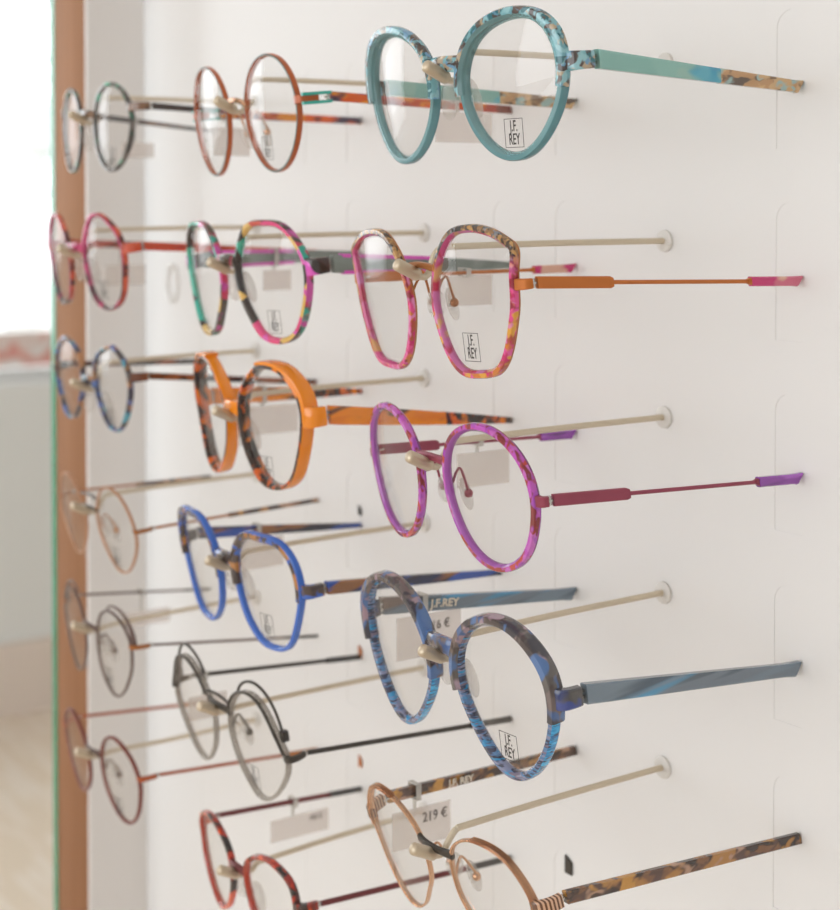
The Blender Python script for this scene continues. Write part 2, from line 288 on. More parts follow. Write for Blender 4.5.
def text_mesh(name, lines, size, squeeze, material, frame=None, bold=0., align='CENTER'):
    bm = bmesh.new()
    for i, ln in enumerate(lines):
        cu = bpy.data.curves.new('tmp', 'FONT'); cu.body = ln; cu.size = size; cu.align_x = 'CENTER'; cu.align_y = 'CENTER'
        cu.offset = bold; cu.extrude = .00004; cu.resolution_u = 4
        to = bpy.data.objects.new('tmp', cu); COL.objects.link(to)
        dg = bpy.context.evaluated_depsgraph_get(); dg.update()
        me = bpy.data.meshes.new_from_object(to.evaluated_get(dg))
        oy = ((len(lines) - 1) / 2 - i) * size * .92
        me.transform(Matrix.Translation((0, oy, 0)) @ Matrix.Diagonal((squeeze, 1.1, 1, 1)))
        bm.from_mesh(me); bpy.data.meshes.remove(me); bpy.data.objects.remove(to); bpy.data.curves.remove(cu)
    if frame:
        w, hh = frame[0] / 2, frame[1] / 2; e = .00022
        box(bm, -w, w, hh - e, hh, 0, .00008); box(bm, -w, w, -hh, -hh + e, 0, .00008)
        box(bm, -w, -w + e, -hh + e, hh - e, 0, .00008); box(bm, w - e, w, -hh + e, hh - e, 0, .00008)
    me = bpy.data.meshes.new(name); bm.to_mesh(me); bm.free(); me.materials.append(material)
    return link(bpy.data.objects.new(name, me))

def bar_ring(c, H, th, b=.25, tilt=0.):
    """rounded-rectangle section of a temple: height H along z, thickness th along x"""
    x, z = th/2, H/2; bx, bz = x*(1-b*1.2), z*(1-b*.7)
    return [Vector(c) + Vector(p) for p in ((-x,0,-bz), (-bx,0,-z), (bx,0,-z), (x,0,-bz), (x,0,bz), (bx,0,z), (-bx,0,z), (-x,0,bz))]
def bar(bm, a, b, fH, fT, n=14, slant=0., b0=0., roundness=.25):
    a = Vector(a); b = Vector(b); R = []
    for i in range(n + 1):
        u = i / n; r = bar_ring(a.lerp(b, u), fH(u), fT(u), roundness)
        if i == n and slant: r = [v + Vector((0, slant * (v.z - b.z) , 0)) for v in r]
        R.append(r)
    rings(bm, R)

def temple(P, side, sp, root):
    d = P.d; hz = d['hn'] if side > 0 else d['hf']
    x0 = d['xo'] + .003; start = Vector((side * x0, P.k * d['xo'] ** 2 + sp.get('hy', .0105), hz))
    end = P.inv @ Vector(d['En'] if side > 0 else d['Ef'])
    kind = sp['temple']; mats = sp['tm']
    lp = lambda u: start.lerp(end, u)
    if kind == 'acetate':
        H0, H1, T0 = sp.get('H', (.006, .004, .0034)); mid = sp.get('Hm', (H0 + H1) / 2)
        bm = bmesh.new()
        bar(bm, lp(0), lp(1), lambda u: H0*(1-u)**2 + 2*mid*u*(1-u) + H1*u*u, lambda u: T0*(1-.25*u), slant=sp.get('slant', .8))
        tp = obj('temple', bm, mats[0], root)
        if sp.get('tip_at'):
            u0 = sp['tip_at']; bm = bmesh.new(); hh = lambda v: (lambda u: H0*(1-u)**2 + 2*mid*u*(1-u) + H1*u*u)(u0 + (1-u0)*v) + .0002
            bar(bm, lp(u0), lp(1), hh, lambda v: T0*(1-.25*(u0+(1-u0)*v)) + .0002, slant=sp.get('slant', .8))
            obj('temple_tip', bm, mats[1], tp)
    elif kind == 'block':     # wide enamelled block, thin wire, sleeve tip
        u1, u2 = sp.get('U', (.3, .8)); Hb, Hw, Ht = sp['H']
        bm = bmesh.new(); bar(bm, lp(0), lp(u1), lambda u: Hb*(1 if u < .96 else .75), lambda u: .0018, n=24)
        tp = obj('temple', bm, mats[0], root)
        bm = bmesh.new(); tube(bm, [lp(u1 - .005 + (u2 - u1 + .02)*i/8) for i in range(9)], Hw/2, 10)
        obj('temple_wire', bm, mats[1], tp)
        bm = bmesh.new(); bar(bm, lp(u2), lp(1), lambda u: Ht, lambda u: .0026, slant=.9, n=6, roundness=.4)
        obj('temple_tip', bm, mats[2], tp)
        bm = bmesh.new(); bar(bm, lp(u2 - .012), lp(u2 + .004), lambda u: Hw*1.0 + (Ht*.85-Hw)*u, lambda u: .0022, n=3)
        obj('tip_collar', bm, mats[1], tp)
    elif kind == 'wire':
        H0, Ht = sp['H']; u2 = sp.get('tip_at', .8)
        bm = bmesh.new(); tube(bm, [lp(u2*i/10) for i in range(11)], H0/2, 10); tp = obj('temple', bm, mats[0], root)
        bm = bmesh.new(); tube(bm, [lp(u2 - .01 + (1.01-u2)*i/6) for i in range(7)], Ht/2, 10); obj('temple_tip', bm, mats[1], tp)
    # hinge
    bm = bmesh.new(); hh = sp.get('hinge', .0016)
    p = start + Vector((0, -.0012, 0))
    for dz in ((-1, 1) if hh > .0014 else (0,)):
        bar(bm, p + Vector((-side*.0006, -.0022, dz*hh*.7)), p + Vector((-side*.0006, .0028, dz*hh*.7)), lambda u: hh*.7, lambda u: .0018, n=2)
    tube(bm, [p + Vector((-side*.0006, 0, -hh*1.3)), p + Vector((-side*.0006, 0, hh*1.3))], .0008, 10)
    obj('hinge', bm, sp.get('hm', M['steel']), tp)
    if side < 0 and sp.get('inner_text'):
        u, txt, sz = sp['inner_text']
        tx = text_mesh('temple_print', [txt], sz, 1.15, M['cream_print'], bold=.00012)
        dr = (end - start).normalized(); q = lp(u) + Vector((.0022, 0, 0))
        tx.parent = tp; tx.matrix_local = Matrix.Translation(q) @ Matrix((( 0, 0, 1), (dr.y, -dr.z, 0), (dr.z, dr.y, 0))).to_4x4()
    return tp

def end_piece(P, side, sp, root):
    d = P.d; hz = d['hn'] if side > 0 else d['hf']; H = sp['EH']; T = sp.get('ET', .0035)
    xe, th = P.edge_x(hz); y0 = P.k * xe * xe; xo = d['xo']; yk = P.k * xo * xo
    hs = sp.get('ehy', .0105) / .0105
    pts = spline([(side*(xe - .002), y0 + P.t*.45, hz), (side*(xe + .0012), y0 + P.t*.5, hz), (side*(max(xe, xo) + .0022), yk + .0043*hs, hz), (side*(xo + .0030), yk + sp.get('ehy', .0105) - .0018, hz)], 5)
    bm = bmesh.new(); R = []
    for i, p in enumerate(pts):
        t = (pts[min(i+1, len(pts)-1)] - pts[max(i-1, 0)]).normalized(); a = Vector((t.y, -t.x, 0)).normalized()
        u = i / (len(pts) - 1); hh = H * (1.15 - .2 * u) / 2; w = T / 2
        R.append([p + a*q*w + Vector((0,0,r*hh)) for q, r in ((-1,-.8), (-.7,-1), (.7,-1), (1,-.8), (1,.8), (.7,1), (-.7,1), (-1,.8))])
    rings(bm, R)
    return obj('end_piece', bm, sp['em'], root)

def bridge(P, sp, root):
    zb = P.d['zb']; H, T = sp['BH']; xn, th = P.edge_x(zb, True); xn = min(xn, .016)
    up = sp.get('arch', .0012)
    bm = bmesh.new(); R = []; n = 14; X = abs(xn) + sp.get('BW', .0012)
    for i in range(n + 1):
        x = -X + 2 * X * i / n; u = x / X
        c = Vector((x, P.t * .45 - .0012 * (1 - u*u) + P.k*x*x, zb + up * (1 - u*u) - up * .4)); hh = H/2 * (1 + .35 * abs(u)**3); w = T/2
        R.append([c + Vector((0, q*w, r*hh)) for q, r in ((-1,-.6), (-.6,-1), (.6,-1), (1,-.6), (1,.6), (.6,1), (-.6,1), (-1,.6))])
    rings(bm, R); b = obj('bridge', bm, sp['bm'], root)
    if sp.get('double'):
        bm = bmesh.new(); dz = sp['double']
        tube(bm, [(-X + 2*X*i/10, P.t*.4, zb + dz + .0012*(1 - (2*i/10-1)**2)) for i in range(11)], .0007, 8); obj('bridge_bar', bm, sp['bm'], root)
    return b
def nose_pads(P, sp, root, w):
    style = sp.get('pads', 'moulded')
    for side in (-1, 1):
        zp = P.d['zb'] - .0125; xn, th = P.edge_x(zp, True); xn = max(.004, xn)
        if style == 'arms':
            p0 = Vector((side*(xn + w*.5), P.t*.9, zp + .004)); c = Vector((side*(xn + .0002), .0098, zp - .0016))
            bm = bmesh.new()
            tube(bm, spline([p0, p0 + Vector((-side*.0004, .0022, .0034)), p0 + Vector((-side*.0010, .0046, .0040)), c + Vector((side*.0004, -.0006, .0030)), c + Vector((side*.0003, 0, .0006))], 8), .0005, 8)
            pa = obj('pad_arm', bm, sp['padm'], root)
            bm = bmesh.new(); bmesh.ops.create_icosphere(bm, subdivisions=2, radius=.0017); bmesh.ops.translate(bm, vec=c, verts=bm.verts)
            obj('pad_mount', bm, sp['padm'], pa)
            q = c + Vector((-side*.0022, .0002, -.0006))
        else:
            q = Vector((side*(xn + .0005), P.t + .0026, zp)); pa = None
        bm = bmesh.new(); bmesh.ops.create_uvsphere(bm, u_segments=16, v_segments=10, radius=1)
        L_ = .0062 if style == 'arms' else .0075
        bmesh.ops.scale(bm, vec=(.0010 if style == 'arms' else .0018, .0034, L_), verts=bm.verts)
        bmesh.ops.rotate(bm, cent=(0,0,0), matrix=Matrix.Rotation(side*.45, 3, 'Z') @ Matrix.Rotation(-side*.22, 3, 'Y'), verts=bm.verts)
        bmesh.ops.translate(bm, vec=q, verts=bm.verts)
        obj('nose_pad', bm, M['clear'], root, 60)

GR = 'eyeglasses on the display rods'
def build(key, label, **sp):
    P = Pair(key); d = P.d
    root = empty('eyeglasses', d['T']); root.matrix_world = P.M
    root.location = d['T']; root.rotation_mode = 'QUATERNION'; root.rotation_quaternion = P.M.to_quaternion()
    tag(root, label, 'eyeglasses', GR)
    w = sp['w']; rm = sp['rim']
    for side in (1, -1):
        rim = make_rim(P, side, w, rm, root, t=sp.get('t'), shrink=sp.get('shrink', 0.))
        if sp.get('brow'):
            b = sp['brow']; make_brow(P, side, b.get('w', w*1.25), b['m'], root, b['a0'], b['a1'], b.get('out', .0006), front=b.get('front', -.0012), grow=b.get('grow', 0), t=b.get('t'))
        make_lens(P, side, w, root, side > 0 and sp.get('print', True))
        end_piece(P, side, sp, root)
        temple(P, side, sp, root)
    bridge(P, sp, root)
    nose_pads(P, sp, root, w)
    if sp.get('extra'): sp['extra'](P, root, sp)
    return P, root

# ------------------------------------------------------------------ display hardware
def rod(key, label, P=None):
    d = DATA[key]; bx, by, bz = d['base']; Bm = P.M @ Vector((0, P.t*.45, d['zb']))
    root = empty('display_rod', (bx, 0, bz)); tag(root, label, 'display rod', 'display rods on the slotted panel')
    L = lambda x, y, z: Vector((x - bx, y, z - bz))
    # straight shaft, elbow, hook below the bridge
    zs = bz; hb = P.bh / 2
    low = Bm.z - hb - .0024
    yb = Bm.y
    zel = max(zs - .0005, low + .0012)
    pts = [L(bx, -.0002, bz), L(bx + (Bm.x-bx)*.5, yb*.5, (bz + zs)/2), L(Bm.x, yb + .0150, zel)]
    if zel - low > .004:
        pts += [L(Bm.x, yb + .0095, zel - .0006), L(Bm.x, yb + .0066, zel - .0032), L(Bm.x, yb + .0045, low + .0022), L(Bm.x, yb + .0026, low)]
    else:
        pts += [L(Bm.x, yb + .0070, low + .0006), L(Bm.x, yb + .0030, low)]
    pts += [L(Bm.x, yb - .0002, low + .0002)]
    bm = bmesh.new(); tube(bm, spline(pts, 8), .00125, 12); obj('shaft', bm, M['rod'], root)
    c = Vector(pts[-1]); dirn = Vector((0, -1, .46)).normalized(); Ls = .0112; rr = .0024
    bm = bmesh.new(); a = c + dirn * .0002 + Vector((0,0,.0002))
    prof = [(-.0006, .45), (0, .8), (.0006, .97), (.0014, 1), (Ls - .0014, 1), (Ls - .0006, .95), (Ls - .0001, .75), (Ls + .0003, .35)]
    tube(bm, [a + dirn*s for s, _ in prof], rr, 16, radii=[rr*q for _, q in prof]); obj('sleeve', bm, M['sleeve'], root)
    bm = bmesh.new(); tube(bm, [(0, -.0016, 0), (0, -.0012, 0), (0, -.0003, 0)], .0046, 32, radii=[.0038, .0045, .0046]); obj('wall_washer', bm, M['washer'], root)
    return root
def price_tag(key, label, P, text=None, ts=None, text_y=0.):
    X, Y, Z, W, H = TAGS[key]
    d = P.d; st = P.M @ Vector((-(d['xo']+.003), P.k*d['xo']**2+.0105, d['hf'])); en = Vector(d['Ef'])
    yy = Y - W*.12; u = (yy - st.y) / (en.y - st.y); tp = st.lerp(en, u)
    X = tp.x; sl = math.atan2(en.z - st.z, en.y - st.y)
    root = empty('price_tag', (X, Y, Z + H/2)); tag(root, label, 'price tag', 'price tags hanging from the temples')
    bm = bmesh.new(); box(bm, -.0002, .0002, -W/2, W/2, -H, 0); obj('card', bm, M['tag'], root)
    hb = P.th_at(u) / 2 + .0007
    bm = bmesh.new(); c = tp - root.location; wx = .0030
    for (a, b) in (((-wx, hb), (wx, hb)), ((wx, hb), (wx, -hb)), ((wx, -hb), (-wx, -hb)), ((-wx, -hb), (-wx, hb))):
        x0, x1 = sorted((a[0], b[0])); z0, z1 = sorted((a[1], b[1])); e = .00015
        box(bm, c.x + x0 - e, c.x + x1 + e, c.y - .0012, c.y + .0012, c.z + z0 - e, c.z + z1 + e)
    if c.z - hb > .0005: box(bm, c.x - .0002, c.x + .0002, c.y - .0008, c.y + .0008, -.0004, c.z - hb)
    obj('strap', bm, M['white'], root)
    if text:
        t = text_mesh('tag_print', [text], ts or H*.36, 1.0, M['ink'], bold=.00005); t.parent = root
        t.matrix_local = Matrix.Translation((.0004, text_y, -H*.3)) @ Matrix(((0,0,1),(1,0,0),(0,1,0))).to_4x4()
    return root

# ------------------------------------------------------------------ the fifteen-odd pairs in view
Pair.th_at = lambda s, u: s.tH(u)
def run(key, label, **sp):
    if sp['temple'] == 'acetate':
        H0, H1, _ = sp['H']; mid = sp.get('Hm', (H0+H1)/2); tH = lambda u: H0*(1-u)**2 + 2*mid*u*(1-u) + H1*u*u
    elif sp['temple'] == 'block': tH = lambda u: sp['H'][0] if u < sp.get('U', (.3, .8))[0] else sp['H'][1] + .0004
    else: tH = lambda u: sp['H'][0] + .0003
    P, root = build(key, label, **sp); P.tH = tH; P.bh = sp['BH'][0]
    return P, root
def slot_tip(P, root, m, x, z, w, hgt, label):
    bm = bmesh.new(); y0, y1 = -.0009, -.0002
    v = [(x-w/2, z-hgt/2), (x+w/2, z-hgt/2), (x+w/2, z+hgt/2-.0022), (x-w/2, z+hgt/2)]
    rings(bm, [[P.inv @ Vector((a, y, b)) for a, b in v] for y in (y0, y1)])
    tag(obj('temple_end', bm, m, root), label)

PK = {}
# teal round
teal = plain('teal_acetate', h('74a8ae'), .1, coat=.7, trans=.45)
teal_out = plain('teal_side', h('4f8a93'), .12, coat=.7, trans=.3)  # same teal toned darker here, lighter inside: glass-like edge shading put into colour
teal_in = plain('teal_clear', h('97c0c2'), .12, coat=.7, trans=.6)
teal_brow = patch('teal_marble', [h('2f6b74'), h('74aab4'), h('95c4cc'), h('5b4a42'), h('b9a58a'), h('6f9fc0'), h('4a3f3c'), h('7fb6bf')], 170, (1,1,1), 'LINEAR', .28, .72, .12, dist=1.2, trans=.1)
teal_temple = patch('teal_sage', [h('7fb0a8'), h('86b6ad'), h('57a8bd'), h('3a97b4'), h('8fb8ad')], 30, (1,1,1.5), rough=.2, dist=1)
beige_tip = patch('beige_marble', [h('5b4a3c'), h('b98f63'), h('c9a67a'), h('9ab4b0'), h('7d6044'), h('c8a475')], 190, (1,.5,1), rough=.2)
PK['g11'] = run('g11', 'translucent teal round acetate glasses with marbled brow, top of the front column',
    w=.0033, t=.0037, rim=[teal_out, teal, teal_in, teal_out], shrink=.0008, brow=dict(m=[teal_brow, teal_brow, teal_in], a0=-.10, a1=3.25, w=.0040, out=.0004, front=-.0016, grow=.0012),
    bm=teal_brow, BH=(.0058, .0042), EH=.0062, em=teal_brow, temple='acetate', tm=[teal_temple, beige_tip], tip_at=.58, H=(.0066, .0042, .0034))
# rose / tortoise hexagonal
pt_top = [h('3f3029'), h('8f6a48'), h('c79a62'), h('7f7f88'), h('4a3a33'), h('b6884f'), h('2e2723')]
pt_low = [h('c22a66'), h('d8589a'), h('c8742c'), h('a84a3a'), h('d84c8a'), h('d59a3e'), h('8f2a3c'), h('d77fb0')]
pink_front = patch('rose_tortoise', pt_low, 130, (1,1,1), 'LINEAR', .25, .75, .14, top=pt_top, z0=.000, z1=.008, tscale=240)
pink_in = patch('rose_inner', [h('c02a50'), h('cf6fa8'), h('d8a06a'), h('d04a86')], 80, rough=.12, trans=.25)
pink_tip = patch('pink_tip', [h('c22a66'), h('c8607a'), h('d2a18c'), h('c02468')], 60, rough=.2)
PK['g12'] = run('g12', 'pink and tortoise hexagonal glasses with orange metal temples, second row in front',
    w=.0030, t=.0031, rim=[pink_front, pink_front, pink_in, M['copper']], bm=M['copper'], BH=(.0022, .0022), arch=.002, EH=.0036, ET=.0022, em=M['orange_metal'],
    temple='block', tm=[M['orange_metal'], M['orange_metal'], pink_tip], H=(.0042, .0016, .0036), hy=.0065, ehy=.0065, U=(.27, .80), pads='arms', padm=M['copper'], hinge=.0012)
# purple round
pur_front = patch('red_purple_mottle', [h('b84fb4'), h('9a3330'), h('c064b8'), h('7f2a30'), h('b43c38'), h('a246ae')], 170, (1,1,.7), 'LINEAR', .28, .72, .14)
pur_in = plain('violet_acetate', h('ad5ab4'), .12, coat=.6, trans=.22)
pur_out = patch('plum_side', [h('6f2a6a'), h('9c3a78'), h('8a3040'), h('a24aa8')], 110, rough=.15)
pur_tip = patch('violet_tip', [h('8a3fa0'), h('a65cc0'), h('6a2f78')], 90, (1,.3,2), rough=.15)
PK['g13'] = run('g13', 'purple and red mottled round glasses with berry metal temples, third row in front',
    w=.0029, t=.0031, rim=[pur_front, pur_front, pur_in, pur_out], bm=M['berry_metal'], BH=(.0026, .0022), EH=.0036, ET=.0022, em=M['berry_metal'], print=False,
    temple='block', tm=[M['berry_metal'], M['berry_metal'], pur_tip], H=(.0042, .0015, .0038), hy=.0055, ehy=.0055, U=(.29, .82), pads='arms', padm=M['berry_metal'], hinge=.0012)
# blue with stripes
bl_front = patch('blue_slate_stripes', [h('4a6f98'), h('33364e'), h('587fae'), h('7a7f9c'), h('2a3048'), h('2f86b8'), h('6f6478')], 160, (.8,.8,4), soft=.1)
bl_out = patch('bright_blue_stripes', [h('1f8fcc'), h('2b3c55'), h('2fa4dc'), h('1f6fa8'), h('38b0e4')], 160, (.7,.7,5), soft=.1)
bl_brow = patch('slate_brow', [h('4a403f'), h('6f6260'), h('46608f'), h('5b5654'), h('9c8490'), h('3c3a42'), h('4f6fa0')], 120, (1,1,.6), 'LINEAR', .28, .72, .14)
bl_temple = patch('blue_grey_streak', [h('55626c'), h('6f7f8c'), h('4a5a68'), h('4f8fb4'), h('6a7682'), h('6f5f56')], 60, (1,.12,1.6), rough=.15, lo=.3, hi=.7)
P14 = PK['g14'] = run('g14', 'blue striped round glasses with grey-brown brow, fourth row in front',
    w=.0031, t=.0040, rim=[bl_out, bl_front, bl_front], shrink=.0006, brow=dict(m=[bl_brow, bl_brow, bl_brow], a0=-.12, a1=3.3, w=.0037, out=.0007, front=-.0014, grow=.0010, t=.0046),
    bm=bl_brow, BH=(.0062, .0042), EH=.0070, em=patch('slate_end', [h('4b4a4c'), h('2d3a6a'), h('55514f'), h('3a4a8a')], 90), temple='acetate', tm=[bl_temple], H=(.0072, .0048, .0036),
    inner_text=(.30, 'J.F.REY', .0042))
# rose gold
brown_tort = patch('brown_tortoise', [h('3a2a22'), h('7a5234'), h('a8763a'), h('5a4034'), h('b08a70'), h('4a3428'), h('c08a3c')], 130, (1,.6,1), 'LINEAR', .28, .72, .16)
def gold_ribs(P, root, sp):
    for side in (1, -1):
        bm = bmesh.new(); n = 300; R = []
        for i in range(n + 1):
            th = .02 + 1.75 * i / n; g = .00032 * (1 if i % 4 < 2 else -1); u = 1 - i / n
            wd = .0004 + .0016 * u
            R.append([P.pt(side, th, a, y) for a, y in ((-.0002 - g, -.0002), (wd*.5, -.0005 - g), (wd, -.0001), (wd, .0021), (-.0002 - g, .0021))])
        rings(bm, R); tag(obj('ribbed_brow', bm, M['rosegold'], root, 15), 'finely ribbed rose gold brow edge')
PK['g15'] = run('g15', 'thin rose gold cat-eye glasses with ribbed corners and tortoise temples, lowest in front',
    w=.0011, rim=[M['rosegold']]*3, bm=M['gun'], BH=(.0026, .0020), arch=.0002, EH=.0050, ET=.0028, em=stripes('ribbed_gold', [h('cfa586'), h('6a4632')], 220, 'Y', 0.), print=False,
    temple='acetate', tm=[brown_tort], H=(.0048, .0044, .0028), slant=0, pads='arms', padm=M['rosegold'], hinge=.0010, extra=gold_ribs, inner_text=(.36, 'J.F. REY', .0034))
# ---- middle column
or_m = plain('orange_rim', h('ad5424'), .3, metal=.2, coat=.3)
or_t = patch('amber_tortoise', [h('c04a14'), h('e08a1c'), h('a8361a'), h('4a3a4a'), h('e07a18'), h('d85a14'), h('7a3a2a')], 75, (1,.5,1.2), 'LINEAR', .3, .7, .18)
aqua = plain('aqua_enamel', h('2fa596'), .35, coat=.3)
dk_edge = plain('dark_teal_edge', h('5a6a66'), .3)
def aqua_block(P, root, sp):
    for side in (1, -1):
        d = P.d; hz = d['hn'] if side > 0 else d['hf']; x0 = side*(d['xo'] + .003); y0 = P.k*d['xo']**2
        bm = bmesh.new()
        for dz in (.0019, -.0019): bar(bm, (x0 + side*.0004, y0 + .001, hz + dz), (x0 + side*.0004, y0 + .0145, hz + dz - .0002), lambda u: .0014, lambda u: .0022, n=3)
        obj('hinge_rail', bm, aqua, root)
PK['g21'] = run('g21', 'thin orange round metal glasses with aqua hinges and amber tortoise temples',
    w=.0015, rim=[or_m, dk_edge, or_m], t=.0026, bm=M['rosegold'], BH=(.0022, .0018), arch=.003, EH=.0034, ET=.002, em=or_m, extra=aqua_block,
    temple='acetate', tm=[or_t], H=(.0042, .0036, .0028), slant=0, hy=.0145, pads='arms', padm=M['rosegold'], hinge=.001)
mc = patch('multicolour_blocks', [h('2e2826'), h('d8487c'), h('3fae9a'), h('2e2826'), h('d8b060'), h('3fa890'), h('d25aa8'), h('3a302c'), h('c04a3c')], 95, (1,1,1), 'CONSTANT', .3, .72, .2, detail=.5, dist=.3)
mc_out = patch('multicolour_side', [h('3a322e'), h('c23a5c'), h('4a4440'), h('3a9c8a'), h('54463a'), h('c04a9a')], 80, rough=.2)
gp = patch('grey_pink_temple', [h('6f7a74'), h('7c8680'), h('747c76')], 50, rough=.25)
magenta = plain('magenta_acetate', h('d552b8'), .25, coat=.4)
def mag_edges(P, root, sp):
    for side in (1, -1):
        d = P.d; hz = d['hn'] if side > 0 else d['hf']
        st = Vector((side*(d['xo'] + .003), P.k*d['xo']**2 + .0105, hz)); en = P.inv @ Vector(d['En'] if side > 0 else d['Ef'])
        for s in (1, -1):
            bm = bmesh.new(); a = st.lerp(en, .05); b = st.lerp(en, .55)
            bar(bm, a + Vector((0,0,s*.0036)), b + Vector((0,0,s*.0029)), lambda u: .0018, lambda u: .0037, n=6)
            obj('temple_edge', bm, magenta, root)
PK['g22'] = run('g22', 'geometric glasses patched in magenta, green, yellow and black, right of the magenta-topped pair',
    w=.0029, t=.0036, rim=[mc_out, mc, mc], bm=mc_out, BH=(.0052, .0040), EH=.0070, em=patch('pink_black_end', [h('2e2624'), h('d552b8'), h('3a2a2a'), h('6a6660')], 110, interp='CONSTANT'),
    temple='acetate', tm=[gp], H=(.0078, .0030, .0036), Hm=.0085, slant=0, extra=mag_edges)
org = plain('bright_orange_acetate', h('e8860c'), .2, coat=.6)
tort = patch('dark_orange_tortoise', [h('2c2420'), h('4a3428'), h('d8601c'), h('2e2622'), h('3a2a22'), h('e07a14')], 120, (1,1,.7), 'LINEAR', .3, .75, .2)
o_temple = patch('orange_dark_temple', [h('e8860c'), h('e07a10'), h('3a2c26'), h('e8860c'), h('4a3a2e')], 60, (1,.35,1.8), 'LINEAR', .32, .72)
PK['g23'] = run('g23', 'bright orange and dark tortoise panto glasses with thick orange brow',
    w=.0024, rim=[org, tort, tort], t=.006, brow=dict(m=[org, org, tort], a0=.12, a1=1.75, w=.0024, out=.0016, front=-.0002, t=.0056, grow=.0008),
    bm=org, BH=(.0058, .0042), EH=.0086, em=org, temple='acetate', tm=[o_temple, tort], tip_at=.62, H=(.0082, .0026, .0036), Hm=.0076, slant=0)
blu = plain('cobalt_acetate', h('3a6cc8'), .18, coat=.6, trans=.12)
blu_t = patch('cobalt_tortoise', [h('3a3032'), h('4a3a34'), h('2f5cb4'), h('3a2f30'), h('a8703a')], 140, (1,1,1), 'LINEAR', .3, .72)
navy_t = patch('navy_tortoise_temple', [h('2c2f44'), h('2f4fa0'), h('33303a'), h('8a5a34'), h('2c3050')], 70, (1,.3,2))
PK['g24'] = run('g24', 'cobalt blue square glasses with dark tortoise brow, fourth row in the middle',
    w=.0024, t=.0031, rim=[blu, blu, blu], shrink=.0004, brow=dict(m=[blu, blu_t, blu_t], a0=-.05, a1=3.2, w=.0038, out=.0006, front=-.0010, grow=.0006),
    bm=blu_t, BH=(.0050, .0040), EH=.0056, em=blu_t, temple='acetate', tm=[navy_t], H=(.0058, .0026, .0032), Hm=.0052, slant=0)
smoke = stripes('ribbed_smoke_acetate', [h('b5aea6'), h('dcd6ce'), h('8f8981')], 300, 'Z', 0.3, trans=.6)
def double_wire(P, root, sp):
    for side in (1, -1):
        bm = bmesh.new(); n = 40
        tube(bm, [P.pt(side, .12 + (2.6 - .12)*i/n, .0002, -.0004) for i in range(n+1)], .0007, 8); obj('upper_wire', bm, M['gun'], root)
        bm = bmesh.new()
        tube(bm, [P.pt(side, .42 + (2.2 - .42)*i/n, -.0040*math.sin(PI*i/n)**.6, .0030) for i in range(n+1)], .0007, 8); obj('brow_wire', bm, M['gun'], root)
        p = P.pt(side, .40, -.0018, .0028); bm = bmesh.new(); box(bm, p.x-.0018, p.x+.0018, p.y-.0016, p.y+.0016, p.z-.0024, p.z+.0024); bevel_all(bm, .0006)
        obj('wire_clamp', bm, M['black'], root)
PK['g25'] = run('g25', 'dark wire glasses with double brow wire over ribbed smoke-clear lower rims',
    w=.0016, rim=[smoke, smoke, smoke], t=.0028, bm=M['gun'], BH=(.0026, .0018), double=.0036, EH=.0026, ET=.002, em=M['gun'],
    temple='wire', tm=[M['gun'], M['black']], H=(.0022, .0030), pads='arms', padm=M['gun'], hinge=.0009, extra=double_wire)
red_t = patch('red_black_tortoise', [h('2e2422'), h('b8321c'), h('8f2a20'), h('33211f'), h('d0481f'), h('5a2622')], 110, (1,1,.6), 'LINEAR', .3, .7)
dkred = plain('dark_red_metal', h('6b2f30'), .4, metal=.3)
PK['g26'] = run('g26', 'red and black tortoise glasses with thin dark red temples, lowest in the middle',
    w=.0026, t=.0032, rim=[red_t, red_t, plain('red_inner', h('a8341f'), .2, coat=.5)], bm=dkred, BH=(.0030, .0030), EH=.0040, ET=.0028, em=red_t, print=False,
    temple='wire', tm=[dkred, M['black']], H=(.0026, .0030), tip_at=.78, hinge=.001)
# ---- far left column
dk_g = patch('dark_green_speckle', [h('3a3633'), h('57504c'), h('6f6863'), h('2f2c2a'), h('3f9c7c'), h('4a4542')], 130, (1,1,1), 'LINEAR', .3, .74)
dkt = patch('dark_brown_temple', [h('3a2c28'), h('5a4034'), h('2c2422'), h('7a5a44')], 120, (1,.5,1))
PK['g31'] = run('g31', 'dark speckled round glasses with a green patch, top of the far left column',
    w=.0023, t=.0026, rim=[dk_g, dk_g, dk_g], bm=dkt, BH=(.0040, .0034), EH=.0042, ET=.003, em=dkt, temple='acetate', tm=[dkt], H=(.0036, .0020, .0026), slant=0)
mag_r = patch('magenta_dark', [h('4a3438'), h('7a3048'), h('4a3a3a'), h('b83a6c')], 70, top=[h('b83068'), h('c43a74'), h('9a2c58')], z0=-.012, z1=.002)
red_o = patch('orange_red_temple', [h('a83a24'), h('c8563a'), h('5a2a26'), h('c24a2c')], 70, (1,.4,1.8))
PK['g32'] = run('g32', 'magenta-topped geometric glasses with orange-red temples in the far left column',
    w=.0021, t=.003, rim=[red_o, mag_r, mag_r], bm=mag_r, BH=(.0042, .0034), EH=.0052, ET=.0032, em=red_o, temple='acetate', tm=[red_o], H=(.0046, .0036, .0030), slant=0)
bt = patch('blue_amber_tortoise', [h('3c3a48'), h('6a6f9a'), h('33303a'), h('8a6a4c'), h('4a6aa8'), h('2f2c33'), h('a8744a'), h('4f9ab0')], 120, (1,1,1), 'LINEAR', .28, .72)
bt2 = patch('brown_tortoise_temple', [h('33241f'), h('6a3a26'), h('2c2220'), h('8a4c2c')], 90, (1,.5,1))
